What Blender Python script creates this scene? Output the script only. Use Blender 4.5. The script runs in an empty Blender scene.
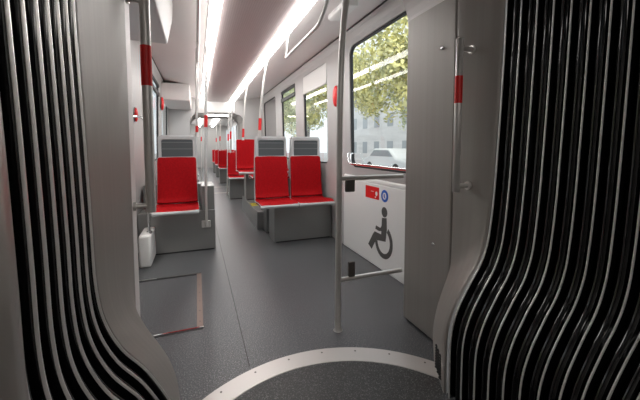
import bpy, bmesh, math, random
from mathutils import Vector, Matrix
S = bpy.context.scene
C = S.collection
PI = math.pi
# ------------------------------------------------------------ camera, light, exposure
cam_d = bpy.data.cameras.new('camera'); cam = bpy.data.objects.new('camera', cam_d); C.objects.link(cam)
cam.location = (0, 0, 1.15)
cam.rotation_euler = (math.radians(90 - 3.66), 0, math.radians(-21.0))
cam_d.sensor_width = 36; cam_d.lens = 18.0; cam_d.shift_y = -32.5 / 640
cam_d.clip_start = .02; cam_d.clip_end = 200
S.camera = cam
W = bpy.data.worlds.new('world'); S.world = W; W.use_nodes = True
bg = W.node_tree.nodes['Background']; bg.inputs[0].default_value = (.86, .93, 1.0, 1); bg.inputs[1].default_value = .95
sun_d = bpy.data.lights.new('sun', 'SUN'); sun_d.energy = 1.2; sun_d.angle = .2; sun_d.color = (1, .95, .88)
sun = bpy.data.objects.new('sun', sun_d); C.objects.link(sun); sun.rotation_euler = (math.radians(30), math.radians(-12), 0)
S.view_settings.view_transform = 'Standard'; S.view_settings.look = 'None'
S.view_settings.gamma = 1; S.view_settings.use_curve_mapping = False
S.view_settings.exposure = 0.75
STRIP = 9.0
REAR_FILL = 4.6

# ------------------------------------------------------------ materials
def mat(name, col, rough=.5, metal=0, emit=None, es=0, coat=0, noise=None, bump=None, spec=.5):
    """noise=(scale xyz, strength) varies the colour, bump=(scale xyz, strength) the surface"""
    m = bpy.data.materials.new(name); m.use_nodes = True
    N = m.node_tree.nodes; L = m.node_tree.links; b = N['Principled BSDF']
    b.inputs['Base Color'].default_value = (*col, 1); b.inputs['Roughness'].default_value = rough
    b.inputs['Metallic'].default_value = metal; b.inputs['Coat Weight'].default_value = coat
    b.inputs['Specular IOR Level'].default_value = spec
    if emit: b.inputs['Emission Color'].default_value = (*emit, 1); b.inputs['Emission Strength'].default_value = es
    def tex(scale):
        tc = N.new('ShaderNodeTexCoord'); mp = N.new('ShaderNodeMapping'); mp.inputs['Scale'].default_value = scale
        n = N.new('ShaderNodeTexNoise'); n.inputs['Scale'].default_value = 1; n.inputs['Detail'].default_value = 4
        L.new(tc.outputs['Object'], mp.inputs[0]); L.new(mp.outputs[0], n.inputs['Vector']); return n
    if noise:
        n = tex(noise[0]); r = N.new('ShaderNodeValToRGB'); k = noise[1]
        r.color_ramp.elements[0].position = .3; r.color_ramp.elements[1].position = .7
        r.color_ramp.elements[0].color = (*[c * (1 - k) for c in col], 1); r.color_ramp.elements[1].color = (*[min(1, c * (1 + k)) for c in col], 1)
        L.new(n.outputs['Fac'], r.inputs[0]); L.new(r.outputs[0], b.inputs['Base Color'])
    if bump:
        n = tex(bump[0]); bp = N.new('ShaderNodeBump'); bp.inputs['Strength'].default_value = bump[1]; bp.inputs['Distance'].default_value = .002
        L.new(n.outputs['Fac'], bp.inputs['Height']); L.new(bp.outputs[0], b.inputs['Normal'])
    return m
M = {}
M['panel'] = mat('brushed warm grey panel', (.36, .335, .31), .48, .25, noise=((3, 40, .3), .05))
M['steel'] = mat('brushed stainless steel', (.70, .675, .65), .30, .55, bump=((60, 60, 2), .04))
M['chrome'] = mat('polished chrome', (.8, .8, .8), .08, 1)
M['dsteel'] = mat('dark anodised steel', (.16, .15, .14), .4, .8)
M['brushed'] = mat('pale brushed metal', (.50, .475, .45), .33, .75, bump=((30, 30, 3), .15))
M['alu'] = mat('pale aluminium plate', (.60, .565, .54), .4, .55, bump=((4, 200, 4), .1))
M['clamp'] = mat('aluminium clamp profile', (.90, .885, .86), .28, .5)
M['rubber'] = mat('glossy black rubber', (.003, .003, .0035), .07, 0)
M['gasket'] = mat('matt black gasket', (.012, .012, .013), .5)
M['red'] = mat('red seat fabric', (.44, .005, .009), .75, noise=((60, 60, 60), .14), bump=((220, 220, 220), .5), spec=.15)
M['redpaint'] = mat('red sleeve', (.80, .018, .018), .38)
M['white'] = mat('white painted panel', (.82, .81, .79), .42)
M['shell'] = mat('light silver seat shell', (.60, .60, .60), .35, .1)
M['rib'] = mat('grey rib', (.22, .235, .24), .5)
M['backgrey'] = mat('grey seat back', (.10, .11, .115), .6)
M['ceil'] = mat('light ceiling panel', (.80, .755, .735), .4, noise=((1.2, .8, 1), .04))
M['blind'] = mat('white blind fabric', (.78, .77, .75), .7)
M['wall'] = mat('pale grey wall panel', (.50, .485, .475), .45)
M['pedestal'] = mat('grey steel pedestal', (.30, .298, .29), .30, .5, bump=((40, 4, 4), .1))
M['symbol'] = mat('dark grey symbol film', (.10, .095, .09), .5)
M['blue'] = mat('blue sticker', (.02, .12, .55), .4)
M['yellow'] = mat('yellow tape', (.8, .62, .03), .5)
M['strip'] = mat('light diffuser', (.9, .9, .9), .5, emit=(1, .98, .955), es=STRIP)
M['rearfill'] = mat('added rear fill light', (.9, .9, .9), .5, emit=(1, .95, .9), es=REAR_FILL)
M['hall'] = mat('pale gangway lining', (.55, .53, .51), .4)
M['brown'] = mat('brushed brown metal bar', (.30, .22, .19), .45, .5)
# perforated centre ceiling
def perforated():
    m = mat('perforated mauve grey ceiling', (.225, .178, .178), .42, .15)
    N = m.node_tree.nodes; L = m.node_tree.links; b = N['Principled BSDF']
    tc = N.new('ShaderNodeTexCoord'); v = N.new('ShaderNodeTexVoronoi'); v.inputs['Scale'].default_value = 55; v.inputs['Randomness'].default_value = 0
    L.new(tc.outputs['Object'], v.inputs['Vector'])
    r = N.new('ShaderNodeValToRGB'); r.color_ramp.elements[0].position = .22; r.color_ramp.elements[1].position = .34
    r.color_ramp.elements[0].color = (.25, .205, .2, 1); r.color_ramp.elements[1].color = (.58, .50, .49, 1)
    L.new(v.outputs['Distance'], r.inputs[0]); L.new(r.outputs[0], b.inputs['Base Color']); return m
M['perf'] = perforated()
# speckled rubber floor
def floormat(name, base, rough):
    m = mat(name, base, rough)
    N = m.node_tree.nodes; L = m.node_tree.links; b = N['Principled BSDF']
    tc = N.new('ShaderNodeTexCoord'); v = N.new('ShaderNodeTexNoise'); v.inputs['Scale'].default_value = 170; v.inputs['Detail'].default_value = 3
    L.new(tc.outputs['Object'], v.inputs['Vector'])
    r = N.new('ShaderNodeValToRGB'); e = r.color_ramp.elements
    e[0].position = .42; e[0].color = (*[c * .64 for c in base], 1); e[1].position = .58; e[1].color = (*[c * 1.28 for c in base], 1)
    k = e.new(.66); k.color = (*[min(1, c * 3.2 + .03) for c in base], 1)
    L.new(v.outputs['Fac'], r.inputs[0]); L.new(r.outputs[0], b.inputs['Base Color'])
    bp = N.new('ShaderNodeBump'); bp.inputs['Strength'].default_value = .25; bp.inputs['Distance'].default_value = .001
    L.new(v.outputs['Fac'], bp.inputs['Height']); L.new(bp.outputs[0], b.inputs['Normal'])
    return m
M['floor'] = floormat('speckled dark grey rubber floor', (.092, .094, .099), .38)
M['disc'] = floormat('speckled near black turntable rubber', (.046, .044, .043), .5)
def glassmat():
    m = bpy.data.materials.new('window glass'); m.use_nodes = True
    N = m.node_tree.nodes; L = m.node_tree.links; N.clear()
    o = N.new('ShaderNodeOutputMaterial'); mx = N.new('ShaderNodeMixShader'); t = N.new('ShaderNodeBsdfTransparent'); g = N.new('ShaderNodeBsdfGlossy')
    f = N.new('ShaderNodeFresnel'); f.inputs[0].default_value = 1.38; g.inputs['Roughness'].default_value = .02
    t.inputs[0].default_value = (.93, .96, .94, 1)
    L.new(f.outputs[0], mx.inputs[0]); L.new(t.outputs[0], mx.inputs[1]); L.new(g.outputs[0], mx.inputs[2]); L.new(mx.outputs[0], o.inputs[0]); return m
M['glass'] = glassmat()
def leafmat(name, col):
    m = mat(name, col, .7)
    N = m.node_tree.nodes; L = m.node_tree.links; b = N['Principled BSDF']
    tc = N.new('ShaderNodeTexCoord'); v = N.new('ShaderNodeTexNoise'); v.inputs['Scale'].default_value = 2.2; v.inputs['Detail'].default_value = 5
    L.new(tc.outputs['Object'], v.inputs['Vector'])
    r = N.new('ShaderNodeValToRGB'); e = r.color_ramp.elements
    e[0].position = .38; e[0].color = (col[0] * .6, col[1] * .62, col[2] * .7, 1); e[1].position = .62; e[1].color = (min(1, col[0] * 1.5), min(1, col[1] * 1.4), col[2] * 1.3, 1)
    L.new(v.outputs['Fac'], r.inputs[0]); L.new(r.outputs[0], b.inputs['Base Color']); return m
M['leafA'] = leafmat('yellow green foliage', (.62, .62, .30))
M['leafB'] = leafmat('mid green foliage', (.46, .52, .28))
M['bark'] = mat('bark', (.16, .12, .09), .9)
M['render'] = mat('pale render', (.78, .75, .72), .8, noise=((.3, .3, 2), .08))
M['render2'] = mat('grey render', (.62, .61, .61), .8, noise=((.3, .3, 2), .1))
M['bwin'] = mat('dark house window', (.30, .32, .34), .3)
M['asphalt'] = mat('asphalt', (.34, .33, .33), .9, noise=((.5, .5, .5), .1))
M['carw'] = mat('white car paint', (.75, .76, .78), .25)
M['carr'] = mat('dark red car paint', (.35, .04, .04), .25)

# ------------------------------------------------------------ mesh helpers
class MB:
    def __init__(s): s.v = []; s.f = []
    def box(s, x0, x1, y0, y1, z0, z1):
        n = len(s.v); s.v += [(x, y, z) for z in (z0, z1) for x, y in ((x0, y0), (x1, y0), (x1, y1), (x0, y1))]
        s.f += [tuple(n + i for i in q) for q in ((3, 2, 1, 0), (4, 5, 6, 7), (0, 1, 5, 4), (1, 2, 6, 5), (2, 3, 7, 6), (3, 0, 4, 7))]; return s
    def loft(s, rows, closed=False, caps=False):
        n = len(s.v); k = len(rows[0])
        for r in rows: s.v += [tuple(p) for p in r]
        for i in range(len(rows) - 1):
            for j in range(k if closed else k - 1):
                a = n + i * k + j; b = n + i * k + (j + 1) % k; s.f.append((a, b, b + k, a + k))
        if caps:
            s.f.append(tuple(n + j for j in reversed(range(k)))); s.f.append(tuple(n + (len(rows) - 1) * k + j for j in range(k)))
        return s
    def tube(s, path, r, seg=12):
        P = [Vector(p) for p in path]; rows = []; up = None
        for i, p in enumerate(P):
            t = ((P[i] - P[i - 1]).normalized() if i else Vector()) + ((P[i + 1] - P[i]).normalized() if i < len(P) - 1 else Vector()); t.normalize()
            if up is None:
                up = Vector((0, 0, 1)) if abs(t.z) < .9 else Vector((1, 0, 0))
            a = t.cross(up).normalized(); b = a.cross(t).normalized(); up = b
            rr = r[i] if isinstance(r, (list, tuple)) else r
            rows.append([p + a * rr * math.cos(2 * PI * k / seg) + b * rr * math.sin(2 * PI * k / seg) for k in range(seg)])
        return s.loft(rows, True, True)
    def prism(s, pts, axis, a, b):
        """pts 2-D outline extruded along axis from a to b"""
        def q(u, v, w): return (w, u, v) if axis == 'x' else (u, w, v) if axis == 'y' else (u, v, w)
        return s.loft([[q(u, v, a) for u, v in pts], [q(u, v, b) for u, v in pts]], True, True)
    def ell(s, c, r, seg=20, rings=10):
        rows = []
        for i in range(rings + 1):
            t = PI * i / rings; t = min(max(t, .02), PI - .02)
            rows.append([(c[0] + r[0] * math.sin(t) * math.cos(2 * PI * k / seg), c[1] + r[1] * math.sin(t) * math.sin(2 * PI * k / seg), c[2] + r[2] * math.cos(t)) for k in range(seg)])
        return s.loft(rows, True, True)
def obj(name, mb, m, parent=None, bevel=0, smooth=False, solid=0, seg=2, sub=0, **tg):
    me = bpy.data.meshes.new(name); me.from_pydata([tuple(v) for v in mb.v], [], mb.f); me.validate()
    bm = bmesh.new(); bm.from_mesh(me); bmesh.ops.recalc_face_normals(bm, faces=bm.faces); bm.to_mesh(me); bm.free()
    me.materials.append(M[m]); o = bpy.data.objects.new(name, me); C.objects.link(o)
    if parent: o.parent = parent
    if solid: d = o.modifiers.new('s', 'SOLIDIFY'); d.thickness = solid; d.offset = -1
    if bevel: d = o.modifiers.new('b', 'BEVEL'); d.width = bevel; d.segments = seg; d.limit_method = 'ANGLE'; d.angle_limit = math.radians(40)
    if sub: d = o.modifiers.new('u', 'SUBSURF'); d.levels = d.render_levels = sub
    if smooth or bevel:
        for p in me.polygons: p.use_smooth = True
        me.set_sharp_from_angle(angle=math.radians(45 if not bevel else 60))
    for k, v in tg.items(): o[k] = v
    return o
def thing(name, label, cat, loc=(0, 0, 0), rz=0, group=None):
    o = bpy.data.objects.new(name, None); C.objects.link(o); o.location = loc; o.rotation_euler = (0, 0, rz)
    o.empty_display_size = .1; o['label'] = label; o['category'] = cat
    if group: o['group'] = group
    return o
def struct(name, mb, m, parent=None, **k):
    o = obj(name, mb, m, parent, **k)
    if not parent: o['kind'] = 'structure'
    return o
def dup(root, loc, rz, label, group=None):
    r = root.copy(); C.objects.link(r); r.location = loc; r.rotation_euler = (0, 0, rz); r['label'] = label
    if group: r['group'] = group
    for ch in list(root.children):
        c = ch.copy(); C.objects.link(c); c.parent = r
        for g in list(ch.children):
            d = g.copy(); C.objects.link(d); d.parent = c
    return r
def arc(cx, cy, r, a0, a1, n): return [(cx + r * math.cos(math.radians(a0 + (a1 - a0) * i / n)), cy + r * math.sin(math.radians(a0 + (a1 - a0) * i / n))) for i in range(n + 1)]
def smoothpath(P, n=6):
    """Catmull-Rom through 3-D (or n-D) points"""
    P = [Vector(p) for p in P]; out = []
    for i in range(len(P) - 1):
        p0 = P[max(i - 1, 0)]; p1 = P[i]; p2 = P[i + 1]; p3 = P[min(i + 2, len(P) - 1)]
        for k in range(n):
            t = k / n
            out.append(.5 * ((2 * p1) + (p2 - p0) * t + (2 * p0 - 5 * p1 + 4 * p2 - p3) * t * t + (3 * p1 - p0 - 3 * p2 + p3) * t ** 3))
    out.append(P[-1]); return out

# ------------------------------------------------------------ the setting
XL, XR = -.62, 1.60
YS, YE = 1.75, 8.2        # the passenger saloon of this car
YEND = 19.0
struct('floor', MB().box(-.75, 1.75, -3.0, YEND + .1, -.05, 0), 'floor')
cx, cy = .49, .80
d = MB(); d.prism(arc(cx, cy, .735, 0, 360, 96)[:-1], 'z', 0.0, .002); struct('floor_turntable', d, 'disc', label='round dark turntable floor inside the metal ring')
# lower wall panels beside the wheelchair bay
lw = MB(); lw.box(1.585, 1.66, YS - .2, 3.36, 0, .80)
struct('wall_right_lower', lw, 'white', bevel=.012)
lg = MB(); lg.prism([(1.585, .80), (1.585, .828), (1.60, .842), (1.66, .842), (1.66, .80)], 'y', YS - .2, 3.36)
struct('trim_1', lg, 'white', bevel=.004)
# right wall with windows
WINS = [(YS - .1, 3.21), (3.86, 4.84), (5.27, 6.23), (6.72, 8.02)]
ZB, ZT = .93, 2.235
def wx(z): return 1.60 - .03 * max(0, z - .93) / 1.3
def rounded(y0, y1, z0, z1, r, n=6):
    return arc(y1 - r, z1 - r, r, 0, 90, n) + arc(y0 + r, z1 - r, r, 90, 180, n) + arc(y0 + r, z0 + r, r, 180, 270, n) + arc(y1 - r, z0 + r, r, 270, 360, n)
def wall_with_windows(name, side, ys, ye, wins, m='wall'):
    """wall whose window holes have rounded corners; side +1 right, -1 left (mirrored about .49)"""
    def X(x): return x if side > 0 else .98 - x
    mb = MB()
    def quad(a, b, c, dd):
        for off in (0,): pass
        n = len(mb.v)
        for (y, z) in (a, b, c, dd): mb.v.append((X(wx(z)), y, z))
        mb.f.append((n, n + 1, n + 2, n + 3))
    quad((ys, 0), (ye, 0), (ye, ZB), (ys, ZB)); quad((ys, ZT), (ye, ZT), (ye, 2.30), (ys, 2.30))
    cur = ys
    for (a, b) in wins:
        if a > cur: quad((cur, ZB), (a, ZB), (a, ZT), (cur, ZT))
        # hole collar: from the rectangle to the rounded opening
        o = rounded(a, b, ZB, ZT, .0001); i = rounded(a + .0, b - .0, ZB, ZT, .10)
        n = len(mb.v); K = len(o)
        for (y, z) in o: mb.v.append((X(wx(z)), y, z))
        for (y, z) in i: mb.v.append((X(wx(z)), y, z))
        for (y, z) in i: mb.v.append((X(wx(z) + .04), y, z))
        for k in range(K):
            k2 = (k + 1) % K
            mb.f.append((n + k, n + k2, n + K + k2, n + K + k)); mb.f.append((n + K + k, n + K + k2, n + 2 * K + k2, n + 2 * K + k))
        cur = b
    if cur < ye: quad((cur, ZB), (ye, ZB), (ye, ZT), (cur, ZT))
    # cove up to the ceiling crease
    mb.loft([[(X(wx(2.30)), ys, 2.30), (X(wx(2.30)), ye, 2.30)], [(X(1.555), ys, 2.36), (X(1.555), ye, 2.36)], [(X(1.53), ys, 2.40), (X(1.53), ye, 2.40)]])
    return struct(name, mb, m)
wall_with_windows('wall_right', 1, YS - .5, YE, WINS)
wall_with_windows('wall_left', -1, YS - .5, YE, [(1.9, 3.25), (5.27, 6.23), (6.72, 8.02)])  # foremost left opening is unseen, kept to let daylight in
wn = 0
def window(side, a, b, hopper=False, blind=False):
    global wn; wn += 1
    def X(x): return x if side > 0 else .98 - x
    i = rounded(a, b, ZB, ZT, .10); j = rounded(a + .018, b - .018, ZB + .018, ZT - .018, .085)
    f = MB(); rows = []
    f.loft([[(X(wx(z) + .012), y, z) for y, z in i], [(X(wx(z) + .012), y, z) for y, z in j], [(X(wx(z) + .04), y, z) for y, z in j], [(X(wx(z) + .04), y, z) for y, z in i], [(X(wx(z) + .012), y, z) for y, z in i]], True)
    fr = struct('window_%d' % wn, f, 'gasket')
    g = MB(); g.loft([[(X(wx(ZB) + .024), y, ZB) for y in (a, b)], [(X(wx(ZT) + .024), y, ZT) for y in (a, b)]])
    obj('pane', g, 'glass', fr)
    if hopper:
        h = MB(); h.box(*sorted((X(wx(2.05) - .012), X(wx(2.05) + .02))), a, b, 2.02, 2.085); h.box(*sorted((X(wx(2.2) - .006), X(wx(2.2) + .02))), a, b, 2.17, ZT - .01)
        h.box(*sorted((X(wx(2.05) - .010), X(wx(2.05) + .02))), a, a + .03, 2.02, 2.22)
        obj('hopper_frame', h, 'gasket', fr, bevel=.006)
    if blind:
        h = MB(); h.box(*sorted((X(wx(2.1) - .004), X(wx(2.1) + .010))), a + .01, b - .01, 1.99, ZT - .005); h.box(*sorted((X(wx(1.98) - .012), X(wx(1.98) + .014))), a + .005, b - .005, 1.965, 2.0)
        obj('roller_blind', h, 'blind', fr, bevel=.004)
    return fr
window(1, *WINS[0]); window(1, *WINS[1], blind=True); window(1, *WINS[2], hopper=True); window(1, *WINS[3])
window(-1, 1.9, 3.25); window(-1, 5.27, 6.23, hopper=True); window(-1, 6.72, 8.02)  # foremost left window is added for daylight where a door would be
# ceiling: sloping side panels, perforated centre panel
c = MB()
c.loft([[(1.53, YS - .5, 2.40), (1.53, YE, 2.40)], [(.875, YS - .5, 2.285), (.875, YE, 2.285)], [(.86, YS - .5, 2.262), (.86, YE, 2.262)]])
c.loft([[(.12, YS - .5, 2.262), (.12, YE, 2.262)], [(.105, YS - .5, 2.285), (.105, YE, 2.285)], [(-.55, YS - .5, 2.40), (-.55, YE, 2.40)]])
struct('ceiling', c, 'ceil')
c = MB(); c.box(.206, .75, YS - .3, YE, 2.25, 2.285); struct('ceiling_centre', c, 'perf', label='perforated mauve grey ceiling panel between the two light strips')
for i, (a, b, lab) in enumerate(((.115, .206, 'left of the two long glowing ceiling light strips'), (.75, .86, 'right of the two long glowing ceiling light strips'))):
    t = thing('ceiling_light', lab, 'ceiling light', ((a + b) / 2, YS + .55, 2.25))
    w = (b - a) / 2
    s = MB(); s.prism([(-w + .003, .012), (-w + .003, -.012), (-w + .016, -.026), (w - .016, -.026), (w - .003, -.012), (w - .003, .012)], 'y', 0, YE - YS - .55); obj('diffuser', s, 'strip', t)
    s = MB(); s.box(-w, -w + .003, 0, YE - YS - .55, .008, .03); s.box(w - .003, w, 0, YE - YS - .55, .008, .03); obj('housing', s, 'alu', t)
b = MB(); b.box(1.526, 1.540, YS, YE, 2.388, 2.398); struct('trim_2', b, 'gasket')
b = MB(); b.box(-.560, -.546, YS, YE, 2.388, 2.398); struct('trim_3', b, 'gasket')
# floor joint
s = MB(); s.box(.229, .2335, 1.64, 8.1, .0, .0012); struct('floor_joint', s, 'gasket')

# bulkhead at the end of this saloon, the second gangway and the saloon beyond
def bulkhead(name, y0, y1, m='wall'):
    mb = MB(); oy = []
    x0, x1, zt = -.14, 1.12, 1.96
    mb.box(XL - .1, x0, y0, y1, 0, 2.42); mb.box(x1, XR + .1, y0, y1, 0, 2.42); mb.box(x0, x1, y0, y1, zt, 2.42)
    # rounded upper corners of the opening
    r = .22
    for sx, xx in ((1, x0), (-1, x1)):
        pts = [(xx, zt)] + [(xx + sx * (r - r * math.cos(math.radians(t))), zt - r + r * math.sin(math.radians(t))) for t in range(0, 91, 15)]
        mb.prism(pts, 'y', y0, y1)
    return struct(name, mb, m, label='portal wall round the far gangway')
bulkhead('wall_portal', YE, YE + .10); bulkhead('wall_portal_far', 9.6, 9.7)
mb = MB(); mb.box(.205, .895, YE - .03, YE, 1.985, 2.235); struct('trim_portal_panel', mb, 'white', bevel=.01)
mb = MB()
prof = [(-.16, 0), (-.16, 1.8), (-.06, 1.98), (1.04, 1.98), (1.14, 1.8), (1.14, 0)]
rows = []
for k in range(29):
    y = YE + .1 + 1.3 * k / 28; o = .03 if k % 2 else 0
    rows.append([(x - o if x < .5 else x + o, y, z + (o if z > 1.9 else 0)) for x, z in prof])
mb.loft(rows); struct('wall_gangway', mb, 'hall')
b = MB(); b.box(.22, .78, YE + .5, YE + .64, 1.955, 1.975); obj('ceiling_light', b, 'strip', label='short crosswise ceiling light inside the far gangway', category='ceiling light')
mb = MB()
mb.loft([[(x, y, z) for x, z in ((XL, 0), (XL, 2.28), (-.5, 2.36), (.98 + .5, 2.36), (XR, 2.28), (XR, 0))] for y in (9.7, 10.3)])
for k in range(6):
    ya = 10.3 + 1.45 * k; yb = ya + 1.45
    for X_ in (XL, XR):
        mb.loft([[(X_, ya, 0), (X_, yb, 0)], [(X_, ya, .95), (X_, yb, .95)]])
        mb.loft([[(X_, ya, 2.1), (X_, yb, 2.1)], [(X_, ya, 2.28), (X_, yb, 2.28)]])
        mb.loft([[(X_, ya, .95), (X_, ya + .3, .95)], [(X_, ya, 2.1), (X_, ya + .3, 2.1)]])
mb.loft([[(x, y, z) for x, z in ((XL, 2.28), (-.5, 2.36), (1.48, 2.36), (XR, 2.28))] for y in (10.3, YEND)])
mb.box(XL, XR, YEND, YEND + .05, 0, 2.4)
struct('wall_far_car', mb, 'wall')
for X_ in (XL - .02, XR + .02):
    for k in range(6):
        ya = 10.3 + 1.45 * k; g = MB(); g.loft([[(X_, ya + .3, .95), (X_, ya + 1.45, .95)], [(X_, ya + .3, 2.1), (X_, ya + 1.45, 2.1)]])
        wn += 1; struct('window_%d' % wn, g, 'glass')
for a, b, lab in ((.115, .206, 'left'), (.75, .86, 'right')):
    s = MB(); s.box(a, b, 9.9, 18.6, 2.24, 2.26); obj('ceiling_light', s, 'strip', label=lab + ' light strip in the car beyond the far gangway', category='ceiling light')
for yy, zt in ((YE + .05, 0),): 
    s = MB(); s.box(-.1, 1.08, YE + .1, YE + .16, 0.0, .004); s.box(-.1, 1.08, 9.54, 9.6, 0.0, .004); struct('trim_threshold', s, 'alu')

# ------------------------------------------------------------ articulation: bellows, portal frames
# passage profile (x, z) from the floor up, measured for the bellows and for the frame's far edge
RB = [(1.048, .006), (1.046, .12), (1.050, .30), (1.085, .41), (1.155, .515), (1.222, .60), (1.262, .685), (1.282, .78), (1.300, .95), (1.312, 1.15), (1.326, 1.45), (1.335, 1.75), (1.335, 1.92)]
LB = [(-.052, .006), (-.050, .12), (-.056, .27), (-.092, .375), (-.150, .49), (-.212, .575), (-.252, .67), (-.268, .78), (-.272, .95), (-.277, 1.15), (-.286, 1.45), (-.29, 1.75), (-.29, 1.92)]
RF = [(1.172, .006), (1.164, .08), (1.160, .17), (1.180, .28), (1.215, .375), (1.248, .45), (1.268, .52), (1.272, .62), (1.272, .80), (1.272, 1.15), (1.272, 1.45), (1.272, 1.75), (1.272, 1.92)]
LF = [(-.098, .006), (-.092, .12), (-.090, .20), (-.108, .285), (-.150, .37), (-.198, .445), (-.245, .52), (-.268, .62), (-.272, .80), (-.272, 1.15), (-.272, 1.45), (-.272, 1.75), (-.272, 1.92)]
RFR = [(1.24, z) for x, z in RF]
def side(P, n=5): return [(v[0], v[1]) for v in smoothpath([(x, z, 0) for x, z in P], n)]
def arch(R_, L_):
    """full arch: right floor -> over the top -> left floor; returns (x,z) and outward normals"""
    r = side(R_); l = side(L_)
    top = 2.16; rad = top - r[-1][1]
    cr = [(r[-1][0] - rad + rad * math.cos(math.radians(t)), top - rad + rad * math.sin(math.radians(t))) for t in range(10, 91, 10)]
    cl = [(l[-1][0] + rad - rad * math.cos(math.radians(t)), top - rad + rad * math.sin(math.radians(t))) for t in range(90, 9, -10)]
    n = 8; mid = [(cr[-1][0] + (cl[0][0] - cr[-1][0]) * i / n, top) for i in range(1, n)]
    P = r + cr + mid + cl + l[::-1]
    N = []
    for i in range(len(P)):
        a = P[max(0, i - 1)]; b = P[min(len(P) - 1, i + 1)]
        t = Vector((b[0] - a[0], b[1] - a[1])).normalized(); N.append((t.y, -t.x))
    return P, N
AP, AN = arch(RB, LB)
yR = [1.100, 1.028, .957, .889, .823, .758, .695, .633, .572, .512, .452, .392]
yL = [1.018, .963, .908, .852, .797, .741, .687, .630, .615, .606, .600, .594]
def ay(k, x):
    k0 = int(k); fr = k - k0; k1 = min(k0 + 1, len(yR) - 1)
    r = yR[k0] + (yR[k1] - yR[k0]) * fr; l = yL[k0] + (yL[k1] - yL[k0]) * fr
    u = min(1, max(0, (x + .27) / 1.55)); return l + (r - l) * u
bel = thing('gangway_bellows', 'black corrugated rubber bellows with silver clamp strips lining both sides of the gangway', 'gangway bellows', (.5, .82, 0))
def lay(k, depth, dk=0):
    return [(x + nx * depth - .5, ay(k, x) + dk - .82, max(.004, z + nz * depth)) for (x, z), (nx, nz) in zip(AP, AN)]
SEC = [(.0, .002), (.04, .010), (.08, .024), (.13, .030), (.19, .026), (.27, .018), (.36, .012), (.46, .009), (.56, .009), (.66, .012), (.75, .018), (.82, .026), (.88, .030), (.93, .024), (.97, .010), (1.0, .002)]
K = len(yR) - 1
for k in range(K):
    rows = [lay(k + t, dp) for t, dp in SEC]
    obj('fold', MB().loft(rows), 'rubber', bel, smooth=True)
for k in range(K + 1):
    h = .0027
    rows = [lay(k, .003, -h * 1.05), lay(k, .000, -h), lay(k, -.0025, -h * .5), lay(k, -.0025, h * .5), lay(k, .000, h), lay(k, .003, h * 1.05)]
    obj('clamp_strip', MB().loft(rows), 'clamp', bel, smooth=True)

def portal(name, lab, near, far, yn, yf, xout, cab_y, m='panel'):
    """end frame: flared inner lining between the bellows edge and the seam, then the flat cabinet side"""
    t = thing(name, lab, 'gangway portal', (xout, yf, 0))
    o = Vector((xout, yf, 0))
    n = side(near); f = side(far); rows = []
    lip = .012 * (1 if far[-1][0] > .5 else -1)
    sgn = 1 if far[-1][0] > .5 else -1
    rows.append([Vector((x + sgn * .03, yn + .004, z)) - o for x, z in n])
    rows.append([Vector((x + sgn * .008, yn, z)) - o for x, z in n])
    for u in (.0, .04, .25, .5, .75, .93, 1.0):
        rows.append([Vector((a[0] + (b[0] - a[0]) * u - (.004 if sgn > 0 and u in (.04, .25, .5, .75, .93) else 0), yn + (yf - yn) * (.03 + .97 * u), a[1] + (b[1] - a[1]) * u)) - o for a, b in zip(n, f)])
    if cab_y > yf and sgn < 0:
        for u in (.15, .35, .55, .75, .9, 1.0):
            q = 1 - (3 * u * u - 2 * u ** 3); rows.append([Vector((-.272 + (x + .272) * q, yf + (cab_y - .006 - yf) * u, z)) - o for x, z in f])
        f = [(-.272, z) for x, z in f]; yf = cab_y - .001
    rows.append([Vector((x + sgn * .012, yf + .001, z)) - o for x, z in f])
    rows.append([Vector((xout, yf + .001, z)) - o for x, z in f])
    obj('lining', MB().loft(rows), m, t, smooth=True)
    return t, o
pr, po = portal('gangway_portal', 'grey metal gangway frame right of the aisle, flaring out at its foot beside the bellows', RB, RF, 1.112, 1.33, 1.60, 1.75)
# vent grille at the foot of the right frame
v = MB()
for i in range(3):
    for j in range(9):
        yy = 1.155 + i * .034; xx = 1.048 + .116 * (yy + .005 - 1.112) / .218; v.box(xx - .008 - po.x, xx + .004 - po.x, yy - po.y, yy + .022 - po.y, .035 + j * .014, .043 + j * .014)
obj('vent', v, 'gasket', pr)
pl, plo = portal('gangway_portal', 'grey metal gangway frame left of the aisle with the tall grab rail', LB, LF, 1.026, 1.33, -.585, 1.60)
# upper filler of both portals (over the aisle)
mb = MB(); 
for (R_, L_, y) in ((RB, LB, 1.11), (RF, LF, 1.33)): pass
P1, _ = arch(RB, LB); P2, _ = arch(RF, LF)
i0 = len(side(RB)) - 1; i1 = len(P1) - len(side(LB)) + 1
def ycap(x, a, b): u = (x + .27) / 1.55; return b + (a - b) * u
mb.loft([[(x, ycap(x, 1.10, 1.02), z) for x, z in P1[i0:i1]], [(x, 1.33, z) for x, z in P2[i0:i1]], [(x, 1.75, z) for x, z in P2[i0:i1]], [(x, 1.75, 2.42) for x, z in P2[i0:i1]]])
struct('ceiling_portal', mb, 'ceil', label='ceiling of the portal over the gangway')
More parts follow.
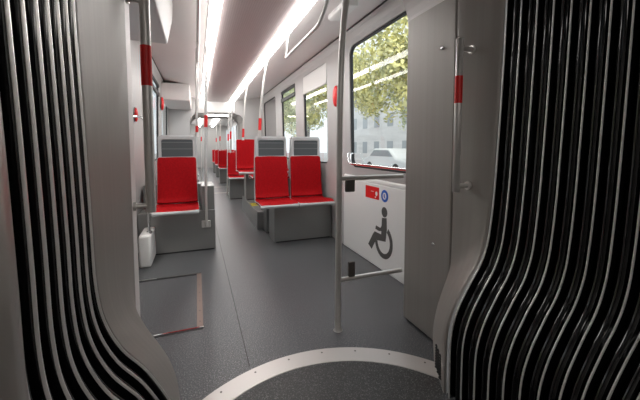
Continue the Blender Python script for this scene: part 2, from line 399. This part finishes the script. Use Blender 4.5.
# cabinets between frame and saloon
def cabinet(name, lab, x0, x1, y0, y1):
    t = thing(name, lab, 'cabinet', ((x0 + x1) / 2, (y0 + y1) / 2, 0)); o = ((x0 + x1) / 2, (y0 + y1) / 2)
    b = MB(); b.box(x0 - o[0], x1 - o[0], y0 - o[1], y1 - o[1], .012, 2.39); obj('body', b, 'panel', t, bevel=.008)
    b = MB(); b.box(x0 + .02 - o[0], x1 - .02 - o[0], y0 + .01 - o[1], y1 - .02 - o[1], 0, .014); obj('plinth', b, 'gasket', t)
    return t, o
cr, o = cabinet('equipment_cabinet', 'tall grey metal equipment cabinet between the wheelchair bay and the right gangway frame', 1.270, 1.584, 1.338, 1.75)
for z, y in ((1.69, 1.43), (.589, 1.465)):
    k = MB(); k.tube([(1.272 - o[0], y - o[1], z), (1.262 - o[0], y - o[1], z), (1.258 - o[0], y - o[1], z)], [.011, .011, .007], 14); obj('lock_knob', k, 'chrome', cr, smooth=True)
# lighter rounded post behind the left cabinet
b = MB(); b.box(-.585, -.285, 1.66, 1.80, 0, 2.38); struct('trim_door_post', b, 'ceil', bevel=.02)

# near car: frame and stub behind the camera
nr = MB(); n = side(LB)
nf = thing('gangway_portal', 'blurred light metal frame edge at the far left of the photo', 'gangway portal', (-.25, .5, 0))
rows = []
for dx, y in ((-.05, .580), (.020, .580), (.028, .574), (.031, .560), (.031, .54), (.024, .525), (.018, .50), (.018, .42), (.03, .36), (.0, .10)):
    rows.append([(x + dx + .25, y - .5, z) for x, z in n])
obj('lining', MB().loft(rows), 'brushed', nf, smooth=True)
nf2 = thing('gangway_portal', 'grey metal frame on the right of the near car, behind the last bellows fold', 'gangway portal', (1.3, .35, 0))
rows = []; n = side(RB)
for dx, y in ((.04, .385), (.0, .385), (-.004, .37), (-.004, .30), (.02, .1)):
    rows.append([(x + dx - 1.3, y - .35, z) for x, z in n])
obj('lining', MB().loft(rows), 'panel', nf2, smooth=True)
mb = MB()
mb.loft([[(x, y, z) for x, z in ((-.45, 0), (-.45, 2.25), (1.45, 2.25), (1.45, 0))] for y in (.5, -3.0)]); mb.box(-.45, 1.45, -3.05, -3, 0, 2.3)
struct('wall_near_car', mb, 'wall')
for a, b, lab in ((.115, .206, 'left'), (.75, .86, 'right')):
    s = MB(); s.box(a, b, -2.8, -.3, 2.225, 2.245); obj('ceiling_light', s, 'rearfill', label=lab + ' unseen light strip added behind the viewer to light the bellows', category='ceiling light')  # unseen strips, added to light the bellows and frame panels

# ------------------------------------------------------------ ring in the floor
ring = thing('floor_ring', 'curved bare metal ring with dark screws set in the floor in front of the bellows', 'floor ring', (cx, cy, 0))
a0, a1 = 0, 360
o_ = arc(0, 0, .846, a0, a1, 128)[:-1]; i_ = arc(0, 0, .727, a0, a1, 128)[:-1]
mb = MB(); mb.loft([[(x, y, .001) for x, y in o_], [(x, y, .0045) for x, y in arc(0, 0, .843, 0, 360, 128)[:-1]], [(x, y, .0045) for x, y in arc(0, 0, .730, 0, 360, 128)[:-1]], [(x, y, .001) for x, y in i_]], True)
obj('ring_plate', mb, 'alu', ring, smooth=True)
for k in range(27):
    a = math.radians(120.4 - 13.33 * k)
    b = MB(); b.prism([(.811 * math.cos(a) + .0055 * math.cos(q * PI / 5), .811 * math.sin(a) + .0055 * math.sin(q * PI / 5)) for q in range(10)], 'z', .004, .0055)
    obj('screw', b, 'dsteel', ring)
# hatch frame in the floor
h = thing('floor_hatch_frame', 'metal-edged square hatch frame in the dark floor left of the aisle', 'floor hatch', (-.25, 2.6, 0))
def hb(x0, x1, y0, y1, m, nm, z=.003, **k): b = MB(); b.box(x0 + .25, x1 + .25, y0 - 2.6, y1 - 2.6, 0.0, z); return obj(nm, b, m, h, **k)
hb(-.55, .010, 3.045, 3.064, 'chrome', 'edge_bar', .006); hb(-.55, -.03, 3.022, 3.042, 'gasket', 'seal', .002)
hb(-.55, .016, 2.110, 2.122, 'chrome', 'edge_bar', .005); hb(-.55, .010, 2.094, 2.109, 'gasket', 'seal', .002)
hb(-.026, .012, 2.122, 3.045, 'brown', 'screw_bar'); 
for k in range(6):
    y = 2.19 + k * .15; b = MB(); b.prism([(.25 - .007 + .005 * math.cos(q * PI / 4), y - 2.6 + .005 * math.sin(q * PI / 4)) for q in range(8)], 'z', .003, .004); obj('screw', b, 'dsteel', h)

# ------------------------------------------------------------ grab handles on the frames
def grab_handle(lab, x, y, z0, z1, r, zr0, zr1, mx):
    t = thing('grab_handle', lab, 'grab handle', (x, y, z0))
    obj('rail', MB().tube([(0, 0, 0), (0, 0, .004), (0, 0, z1 - z0 - .004), (0, 0, z1 - z0)], [r * .8, r, r, r * .8], 20), 'steel', t, smooth=True)
    obj('sleeve', MB().tube([(0, 0, zr0 - z0), (0, 0, zr1 - z0)], r + .0015, 20), 'redpaint', t, smooth=True, label='red sleeve')
    for z in (.032, z1 - z0 - .05):
        b = MB().tube([(0, 0, z), (mx - x, -.01, z)], .0115, 14).tube([(mx - x - math.copysign(.012, mx - x), -.01, z), (mx - x, -.01, z)], .021, 14)
        obj('bracket', b, 'steel', t, smooth=True)
    return t
grab_handle('vertical steel grab handle with red sleeve on the right gangway frame', 1.2, 1.237, .925, 1.676, .0175, 1.364, 1.495, 1.272)
grab_handle('vertical steel grab handle with red sleeve on the left gangway frame', -.203, 1.640, .851, 1.84, .0215, 1.424, 1.60, -.272)

# ------------------------------------------------------------ wheelchair bay: post with rails, symbol, signs, window rail
t = thing('stanchion_post', 'steel post with two horizontal barrier rails beside the wheelchair bay', 'handrail post', (.803, 1.776, 0))
P = [(0, 0, 0), (.001, 0, .5), (.004, 0, 1.0), (.008, 0, 1.4), (.020, 0, 1.75), (.045, 0, 2.02), (.085, 0, 2.29)]
obj('post', MB().tube(smoothpath(P, 6), .0195, 18), 'steel', t, smooth=True)
obj('floor_collar', MB().tube([(0, 0, .0), (0, 0, .008), (0, 0, .05), (0, 0, .06)], [.030, .022, .022, .019], 18), 'steel', t, smooth=True)
for z, nm in ((.958, 'upper_rail'), (.322, 'lower_rail')):
    obj(nm, MB().tube([(.0, 0, z), (.466, 0, z)], .0145, 14), 'steel', t, smooth=True)
b = MB(); b.box(.045, .110, -.010, .012, .872, .95); obj('upper_clip', b, 'dsteel', t, bevel=.008, seg=3)
b = MB(); b.box(.070, .115, -.010, .012, .33, .43); obj('lower_clip', b, 'dsteel', t, bevel=.006, seg=3)

sy = thing('wheelchair_symbol', 'dark grey wheelchair symbol on the white side wall under the window', 'sign', (1.5845, 2.5, 0))
def wp(pts): return [(y - 2.5, z) for y, z in pts]
def flat(nm, pts, m, par, x0=-.0012, x1=.0008): return obj(nm, MB().prism(pts, 'x', x0, x1), m, par)
flat('head', [(2.487 - 2.5 + .047 * math.cos(a * PI / 12), .556 + .047 * math.sin(a * PI / 12)) for a in range(24)], 'symbol', sy)
flat('body', wp([(2.526, .497), (2.450, .507), (2.443, .402), (2.462, .288), (2.627, .262), (2.708, .150), (2.774, .183), (2.690, .300), (2.655, .338), (2.535, .338)]), 'symbol', sy)
flat('arm', wp([(2.630, .402), (2.552, .395), (2.530, .420), (2.522, .372), (2.575, .360), (2.640, .366)]), 'symbol', sy)
ctr = (2.497, .280)
# the wheel runs from the top front round the bottom to the rear
o_pts = [(ctr[0] - .0 + .150 * math.cos(math.radians(a)), ctr[1] + .158 * math.sin(math.radians(a))) for a in range(-8, -246, -7)]
i_pts = [(ctr[0] - .0 + .106 * math.cos(math.radians(a)), ctr[1] + .112 * math.sin(math.radians(a))) for a in range(-8, -246, -7)]
mb = MB(); mb.loft([[(-.0012, y - 2.5, z) for y, z in o_pts], [(-.0012, y - 2.5, z) for y, z in i_pts], [(.0008, y - 2.5, z) for y, z in i_pts], [(.0008, y - 2.5, z) for y, z in o_pts], [(-.0012, y - 2.5, z) for y, z in o_pts]])
obj('wheel', mb, 'symbol', sy)
sg = thing('priority_sign', 'red rectangular sticker with small white marks above the wheelchair symbol', 'sticker', (1.5845, 2.71, .706))
flat('plate', [(.128, -.058), (.128, .062), (-.128, .062), (-.128, -.054)], 'redpaint', sg)
flat('white_mark', [(-.083 + .020 * math.cos(a * PI / 8), .000 + .022 * math.sin(a * PI / 8)) for a in range(16)], 'white', sg, -.0020, -.0010)
flat('white_mark', [(-.03, .012), (.02, .012), (.02, .018), (-.03, .018)], 'white', sg, -.0020, -.0010)
flat('white_mark', [(-.075, -.04), (-.055, -.04), (-.055, -.028), (-.075, -.028)], 'white', sg, -.0020, -.0010)
bs = thing('round_sticker', 'round blue sticker with a pale pictogram beside the red sign', 'sticker', (1.5845, 2.487, .704))
flat('disc', [(.058 * math.cos(a * PI / 16), .056 * math.sin(a * PI / 16)) for a in range(32)], 'blue', bs)
flat('pictogram', [(.030 * math.cos(a * PI / 10), .032 * math.sin(a * PI / 10)) for a in range(20)], 'white', bs, -.0018, -.0010)
flat('pictogram_figure', [(.012, .018), (-.006, .018), (-.004, .0), (-.018, -.018), (-.008, -.022), (.014, -.008)], 'blue', bs, -.0024, -.0016)

t = thing('window_handrail', 'thin chrome handrail curving along the sill of the large window', 'handrail', (1.54, 3.1, .975))
P = [(.045, .10, .115), (.02, .085, .11), (.0, .06, .07), (-.005, .03, .02), (-.005, -.02, .0), (-.005, -.3, 0), (-.005, -1.2, 0)]
obj('rail', MB().tube(smoothpath(P, 6), .0085, 12), 'chrome', t, smooth=True)
P = [(.045, .03, .105), (.02, .02, .10), (.0, .0, .05), (-.003, -.02, .0)]
obj('end_loop', MB().tube(smoothpath(P, 6), .008, 12), 'chrome', t, smooth=True)
b = MB(); b.box(-.010, -.003, -1.2, -.03, -.0135, -.0065); obj('red_reflection', b, 'redpaint', t, label='thin red strip standing in for the red reflection on the rail')  # red reflection along the rail, modelled as a coloured strip

# ------------------------------------------------------------ seats
def make_seat(kind, lab, group):
    """origin on the support surface under the cushion's front middle, passenger looks towards -y"""
    t = thing('tram_seat', lab, 'seat', group=group)
    # cushion: rolled front edge to the rear crease; backrest: crease to the top
    cu = [(.008, .472, .95), (-.002, .484, .98), (.014, .500, 1.0), (.10, .505, 1.0), (.22, .495, 1.0), (.33, .490, .985), (.385, .510, .965)]
    ba = [(.387, .514, .965), (.412, .565, .96), (.425, .65, .95), (.432, .75, .94), (.440, .86, .93), (.450, .96, .93), (.456, 1.0, .925), (.459, 1.02, .90), (.461, 1.030, .82)]
    def strip(prof, hw, th, dish):
        rows = []
        pr = smoothpath([(a, b, c_) for a, b, c_ in prof], 4)
        for i, p in enumerate(pr):
            a = pr[max(0, i - 1)]; b = pr[min(len(pr) - 1, i + 1)]; tt = Vector((b[0] - a[0], b[1] - a[1])).normalized(); nx, nz = -tt.y, tt.x
            r = []
            for k in range(13):
                u = -1 + k / 6; e = dish * u * u
                r.append((u * hw * p[2], p[0] + nx * e, p[1] + nz * e))
            rows.append(r)
        m_ = MB().loft(rows); return m_
    hw = .220
    obj('cushion', strip(cu, hw, .03, .012), 'red', t, smooth=True, solid=.03, bevel=.006)
    obj('backrest', strip(ba, hw, .03, .018), 'red', t, smooth=True, solid=.03, bevel=.006)
    sh = [(.010, .466, .97), (-.004, .471, 1.0), (.002, .482, 1.015), (.10, .490, 1.025), (.24, .482, 1.025), (.36, .477, 1.02), (.402, .505, 1.0), (.432, .58, .99), (.445, .68, .98), (.455, .84, .965), (.466, .97, .955), (.471, 1.01, .945), (.474, 1.038, .87)]
    obj('seat_shell', strip(sh, hw, .03, .010), 'shell', t, smooth=True, solid=.010, bevel=.005)
    b = MB(); b.box(-.15, .15, .22, .36, .452, .466); obj('seat_bracket', b, 'dsteel', t, bevel=.01)
    return t
def add_back(t):
    """tall grey padded back with a pale frame, seen from behind (local +y side)"""
    y = .485; w, z0, z1 = .200, .30, 1.028
    o_ = rounded(-w, w, z0, z1, .035); i_ = rounded(-w + .032, w - .032, z0 + .03, z1 - .042, .022)
    fr = MB(); fr.loft([[(u, y - .02, v) for u, v in i_], [(u, y + .018, v) for u, v in i_], [(u, y + .022, v) for u, v in o_], [(u, y - .03, v) for u, v in o_], [(u, y - .02, v) for u, v in i_]], True)
    fo = obj('back_frame', fr, 'shell', t, bevel=.005)
    p = MB(); p.prism([(u, v) for u, v in i_], 'y', y - .02, y + .008); bp_ = obj('back_panel', p, 'backgrey', fo)
    r = MB(); r.box(-w + .032, w - .032, y + .007, y + .011, .950, .957); r.box(-w + .032, w - .032, y + .007, y + .011, .875, .882); obj('back_rib', r, 'rib', fo)
seatA = make_seat('front', 'red fabric tram seat with silver shell, aisle side of the nearest right-hand pair', 'tram seats')
seatA.location = (.866, 3.535, 0)
del seatA['group']
def seat(x, y, z, lab, rz=0, group=None): return dup(seatA, (x, y, z), rz, lab, group)
seat(1.318, 3.535, 0, 'red fabric tram seat with silver shell, window side of the nearest right-hand pair')
seat(-.215, 3.555, 0, 'red fabric tram seat left of the aisle, in front of the thin ceiling pole')
seatB = make_seat('rear', 'raised seat with grey padded back facing the viewer, aisle side behind the nearest red pair', 'seats')
del seatB['group']; add_back(seatB)
seatB.location = (.900, 4.60, .25); seatB.rotation_euler = (0, 0, PI)
dup(seatB, (1.37, 4.60, .25), PI, 'raised seat with grey padded back facing the viewer, window side behind the nearest red pair')
dup(seatB, (-.215, 4.60, .25), PI, 'raised seat with grey padded back left of the aisle behind the red seat')
seat(.845, 5.30, .25, 'raised red tram seat on the aisle, second red row on the right')
seat(1.33, 5.30, .25, 'raised red tram seat on the window side, second red row on the right')
for n_, (y, w_) in enumerate(((7.05, 'just before the far gangway'), (10.4, 'first row beyond the far gangway'), (12.6, 'second row beyond the far gangway'), (14.8, 'third row beyond the far gangway'))):
    seat(.845, y, 0, 'small distant red seat on the aisle, ' + w_); seat(1.33, y, 0, 'small distant red seat by the right wall, ' + w_)
seat(-.215, 5.35, .25, 'raised red seat left of the aisle in the second red row')
# pedestals the seats stand on
def pedestal(lab, x0, x1, y0, y1, z0, z1, step=None):
    t = thing('seat_pedestal', lab, 'seat pedestal', ((x0 + x1) / 2, (y0 + y1) / 2, z0)); ox, oy = (x0 + x1) / 2, (y0 + y1) / 2
    b = MB(); b.box(x0 - ox, x1 - ox, y0 - oy, y1 - oy, 0, z1 - z0); obj('box', b, 'pedestal', t, bevel=.006)
    b = MB(); b.box(x0 + .02 - ox, x1 - .02 - ox, y0 - .003 - oy, y0 + .01 - oy, .0, .012); obj('skirting', b, 'gasket', t)
    if step:
        b = MB(); b.box(*[a - q for a, q in zip(step, (ox, ox, oy, oy, z0, z0))]); obj('console', b, 'pedestal', t, bevel=.008)
    return t
pedestal('grey steel box under the nearest red pair on the right', .845, 1.58, 3.72, 4.03, 0, .45)
pedestal('grey steel box under the red seat left of the aisle', -.595, .175, 3.75, 4.03, 0, .45, (.030, .172, 3.755, 4.03, .45, .72))
pedestal('grey box under the raised seats behind the nearest right-hand red pair', .845, 1.58, 4.20, 4.40, 0, .70)
pedestal('grey box under the raised seat behind the red seat left of the aisle', -.595, .172, 4.20, 4.40, 0, .70)
pedestal('pale grey box under the raised red seats of the second row', .765, 1.58, 5.50, 5.74, .25, .70)
pedestal('grey box under the left raised seat of the second row', -.57, .02, 5.55, 5.79, .25, .70)
for y, w_ in ((7.25, 'last red row before the far gangway'), (10.6, 'first red row beyond the far gangway'), (12.8, 'second red row beyond the far gangway'), (15.0, 'third red row beyond the far gangway')):
    pedestal('grey box under the ' + w_, .66, 1.56, y, y + .26, 0, .45)
pf = thing('seat_platform', 'grey raised platform under the second rows on the right', 'platform', (1.22, 5.02, 0))
b = MB(); b.box(-.46, .36, -.60, .95, 0, .25); obj('box', b, 'pedestal', pf, bevel=.008)
hz = thing('hazard_tape', 'short yellow and black striped tape on the platform edge', 'hazard tape', (.77, 5.02, .12))
for k in range(6):
    b = MB(); b.box(-.006, .09, -.12 + .04 * k, -.08 + .04 * k, .128, .1335); obj('stripe', b, 'yellow' if k % 2 == 0 else 'gasket', hz)
pf2 = thing('seat_platform', 'grey raised platform left of the aisle behind the red seat', 'platform', (-.21, 5.02, 0))
b = MB(); b.box(-.38, .36, -.60, .95, 0, .25); obj('box', b, 'pedestal', pf2, bevel=.008)

# ------------------------------------------------------------ poles
def pole(lab, x, y, z0, z1, dx, zr0, zr1, r=.0165):
    t = thing('ceiling_pole', lab, 'handrail pole', (x, y, z0)); h_ = z1 - z0
    P = [(0, 0, 0), (dx * .10, 0, h_ * .25), (dx * .30, 0, h_ * .5), (dx * .62, 0, h_ * .78), (dx, 0, h_)]
    obj('tube', MB().tube(smoothpath(P, 5), r, 14), 'steel', t, smooth=True)
    a = (zr0 - z0) / h_; b = (zr1 - z0) / h_
    def fx(u): 
        pts = [(0, 0), (.25, .10), (.5, .30), (.78, .62), (1, 1)]
        for (u0, v0), (u1, v1) in zip(pts, pts[1:]):
            if u <= u1: return dx * (v0 + (v1 - v0) * (u - u0) / (u1 - u0))
        return dx
    obj('sleeve', MB().tube([(fx(a), 0, zr0 - z0), (fx(b), 0, zr1 - z0)], r + .004, 14), 'redpaint', t, smooth=True, label='red sleeve')
    obj('foot', MB().tube([(0, 0, 0), (0, 0, .05)], r + .006, 14), 'steel', t, smooth=True)
    return t
pole('curved steel pole with red sleeve at the nearest grey seat back on the right', .745, 4.085, 1.27, 2.262, .12, 1.363, 1.513)
pole('curved steel pole with red sleeve at the second red row on the right', .755, 5.72, 1.27, 2.262, .10, 1.31, 1.47)
pole('thin distant steel pole with red sleeve at the last red row before the far gangway', .70, 7.49, 1.0, 2.262, .09, 1.33, 1.50)
pole('thin distant steel pole with red sleeve leaning to the ceiling beside the far gangway', .66, 7.95, 0, 2.262, .10, 1.30, 1.46)
pole('straight steel pole with red sleeve fixed to the box left of the aisle', .080, 3.735, .27, 2.262, .045, 1.367, 1.497, .0145)
pole('steel pole with red sleeve on the grey seat back left of the aisle', .004, 4.085, 1.27, 2.30, .02, 1.325, 1.40, .013)
b = MB(); b.box(.028, .125, 3.728, 3.749, .255, .335); pm = obj('pole_bracket', b, 'steel', bevel=.006, label='pale metal bracket plate holding the straight pole on the left box', category='bracket')
# second car poles
for x, y, w_ in ((.68, 10.9, 'right of the aisle in the first row beyond the far gangway'), (.68, 13.1, 'right of the aisle in the second row beyond the far gangway'), (.12, 11.8, 'left of the aisle beyond the far gangway')):
    pole('distant pole ' + w_, x, y, 0, 2.26, .06, 1.35, 1.5, .016)
# overhead rails
t = thing('ceiling_rail', 'angular steel handrail hanging below the right ceiling light', 'handrail', (.835, 2.7, 2.262))
P = [(.03, .408, .012), (.004, .408, -.20), (0, .400, -.235), (0, .385, -.242), (0, -.44, -.242), (0, -.50, -.235), (0, -.58, -.20), (0, -.66, -.14), (-.02, -.80, .01)]
obj('rail', MB().tube(P, .0135, 12), 'steel', t, smooth=True)
obj('mount', MB().tube([(.03, .408, -.004), (.03, .408, .012)], .022, 12), 'steel', t, smooth=True)
t = thing('ceiling_rail', 'long straight steel handrail under the ceiling left of the left light strip', 'handrail', (.03, 3.6, 2.14))
obj('rail', MB().tube([(0, -1.7, 0), (0, 1.75, 0)], .0135, 12), 'steel', t, smooth=True)
for y in (-1.5, -.3, .9, 1.7): obj('hanger', MB().tube([(0, y, 0), (0, y, .165)], .009, 10).tube([(0, y - .03, 0), (0, y + .03, 0)], .018, 12), 'steel', t, smooth=True)

# ------------------------------------------------------------ small fittings
def red_oval(lab, x, y, z, r, side_):
    t = thing('stop_button', lab, 'stop button', (x, y, z))
    obj('red_cover', MB().ell((0, 0, 0), r), 'redpaint', t, smooth=True)
    obj('back_plate', MB().ell((side_ * r[0] * .6, 0, 0), (r[0] * .5, r[1] * 1.12, r[2] * 1.06)), 'dsteel', t, smooth=True)
red_oval('red oval stop button on the pillar right of the blind window', 1.560, 3.545, 1.755, (.030, .062, .125), 1)
red_oval('red oval stop button on the left wall beside the grab rail', -.590, 3.86, 1.49, (.02, .04, .075), -1)
red_oval('small red oval stop button high on the left wall further back', -.565, 6.45, 1.93, (.03, .07, .12), -1)
b = MB(); b.prism([(-.58, 2.0), (-.21, 2.0), (-.168, 2.19), (-.160, 2.325), (-.58, 2.38)], 'y', 1.82, 2.985); obj('overhead_locker', b, 'wall', bevel=.01, label='pale box-shaped locker under the ceiling at the upper left', category='overhead locker')
b = MB(); b.box(-.60, -.10, 6.6, 8.19, 2.02, 2.34); obj('overhead_locker', b, 'ceil', bevel=.02, label='far ceiling locker on the left just before the far gangway', category='overhead locker')
b = MB(); b.prism([(1.13, 2.30), (1.155, 2.285), (1.26, 2.30), (1.26, 2.36), (1.13, 2.34)], 'y', 2.40, 2.74); obj('speaker_cover', b, 'white', bevel=.006, label='small white cover on the sloping ceiling behind the top of the post', category='speaker cover')
b = MB(); b.box(-.535, -.43, 3.36, 3.74, .004, .315); obj('wall_heater', b, 'white', bevel=.02, label='low white rounded box at the left wall in front of the grey pedestal', category='heater')
t = thing('door_rail', 'slim chrome rail standing on the low white box at the left wall', 'handrail', (-.45, 3.45, .315))
obj('rail', MB().tube(smoothpath([(0, 0, 0), (0, -.0, .5), (-.0, -.02, 1.05), (-.10, -.02, 1.12)], 5), .011, 12), 'chrome', t, smooth=True)
obj('foot', MB().tube([(0, 0, 0), (0, 0, .02)], .025, 12), 'chrome', t, smooth=True)
t = thing('notice_sticker', 'narrow sticker with red and white bands on the left wall', 'sticker', (-.509, 3.57, 1.68))
for k in range(5):
    b = MB(); b.box(-.108, -.104, -.07, .07, -.20 + .08 * k, -.12 + .08 * k); obj('band', b, 'redpaint' if k % 2 else 'white', t)

# ------------------------------------------------------------ outside
G = -.35
s = MB(); s.box(2.4, 60, -30, 80, G - .1, G); s.box(-60, -1.4, -30, 80, G - .1, G); struct('ground', s, 'asphalt')
rnd = random.Random(4)
def tree(lab, x, y, h_, r, m):
    t = thing('street_tree', lab, 'tree', (x, y, G), group=None)
    obj('trunk', MB().tube([(0, 0, 0), (.05, .05, h_ * .4), (0, .1, h_ * .75)], [.16, .12, .06], 8), 'bark', t, smooth=True)
    mb = MB()
    for k in range(34):
        a = rnd.uniform(0, 2 * PI); q = r * math.sqrt(rnd.random()) * .85; zz = h_ * rnd.uniform(.46, 1.0); rr = r * rnd.uniform(.25, .42)
        for j in range(190):
            u = Vector((rnd.gauss(0, 1), rnd.gauss(0, 1), rnd.gauss(0, 1))).normalized()
            p = Vector((q * math.cos(a), q * math.sin(a), zz)) + u * rr * rnd.uniform(.55, 1.05)
            t1 = u.orthogonal().normalized(); t1.rotate(Matrix.Rotation(rnd.uniform(0, 6.3), 3, u)); u2 = (u + Vector((rnd.uniform(-.5, .5), rnd.uniform(-.5, .5), rnd.uniform(-.3, .6)))).normalized()
            t2 = u2.cross(t1).normalized(); l = rnd.uniform(.07, .13); w = l * .6; n = len(mb.v)
            mb.v += [tuple(p - t1 * l), tuple(p + t2 * w + u * .01), tuple(p + t1 * l), tuple(p - t2 * w + u * .01)]; mb.f.append((n, n + 1, n + 2, n + 3))
    obj('foliage', mb, m, t)
    return t
for i, (x, y, h_, r, m, lab) in enumerate((
        (8.0, 10.5, 6.6, 2.6, 'leafA', 'yellow-green tree filling the upper left of the large window'),
        (12.8, 13.5, 6.5, 2.6, 'leafB', 'darker green tree behind the yellow-green one outside the large window'),
        (7.8, 17.0, 7.0, 2.5, 'leafA', 'yellow-green tree outside the window with the blind'),
        (8.2, 24.0, 7.0, 2.8, 'leafB', 'green tree outside the window with the black hopper frame'),
        (8.0, 33.0, 6.2, 3.2, 'leafA', 'pale green tree outside the furthest right-hand window'))):
    tree(lab, x, y, h_, r, m)
tree('green tree outside the left-hand windows', -6.5, 9.0, 5.5, 2.4, 'leafB')
def house(lab, x0, x1, y0, y1, h_, m, face):
    t = thing('street_building', lab, 'building', ((x0 + x1) / 2, (y0 + y1) / 2, G)); ox, oy = (x0 + x1) / 2, (y0 + y1) / 2
    b = MB(); b.box(x0 - ox, x1 - ox, y0 - oy, y1 - oy, 0, h_); obj('wall', b, m, t)
    b = MB(); b.box(x0 - .3 - ox, x1 + .3 - ox, y0 - .3 - oy, y1 + .3 - oy, h_, h_ + .3); obj('roof', b, 'render2', t)
    nz = int(h_ // 2.8); ny = int((y1 - y0) // 2.4); xx = (x0 - .03 - ox, x0 + .05 - ox) if face < 0 else (x1 - .05 - ox, x1 + .03 - ox)
    for i in range(nz):
        for j in range(ny):
            y = y0 + (j + .5) * (y1 - y0) / ny - oy; b = MB(); b.box(*xx, y - .5, y + .5, .8 + 2.8 * i, 2.1 + 2.8 * i); obj('window', b, 'bwin', t)
house('pale rendered building across the street outside the large window', 17, 24, 2, 18, 9, 'render', -1)
house('grey building further along the street outside the blind window', 18, 25, 21, 44, 9, 'render2', -1)
house('pale building across the street left of the tram', -20, -12, 2, 26, 9, 'render', 1)
def car(lab, x, y, m):
    t = thing('parked_car', lab, 'car', (x, y, G))
    pr_ = [(-2.1, .3), (-2.1, .8), (-1.3, .95), (-.7, 1.42), (.9, 1.42), (1.6, .95), (2.1, .85), (2.15, .3)]
    obj('body', MB().prism(pr_, 'x', -.85, .85), m, t, bevel=.12, seg=3)
    obj('side_windows', MB().prism([(-1.1, .98), (-.65, 1.34), (.85, 1.34), (1.35, .98)], 'x', -.865, .865), 'bwin', t, bevel=.03)
    for sx in (-1, 1):
        for yy in (-1.35, 1.35): obj('wheel', MB().tube([(sx * .68, yy, .32), (sx * .87, yy, .32)], .32, 18), 'gasket', t, bevel=.03)
car('white car parked outside the large window', 7.2, 6.0, 'carw')
car('white car parked across the street outside the blind window', 10.5, 15.5, 'carw')
car('dark red car parked between the two white cars', 9.8, 6.5, 'carr')
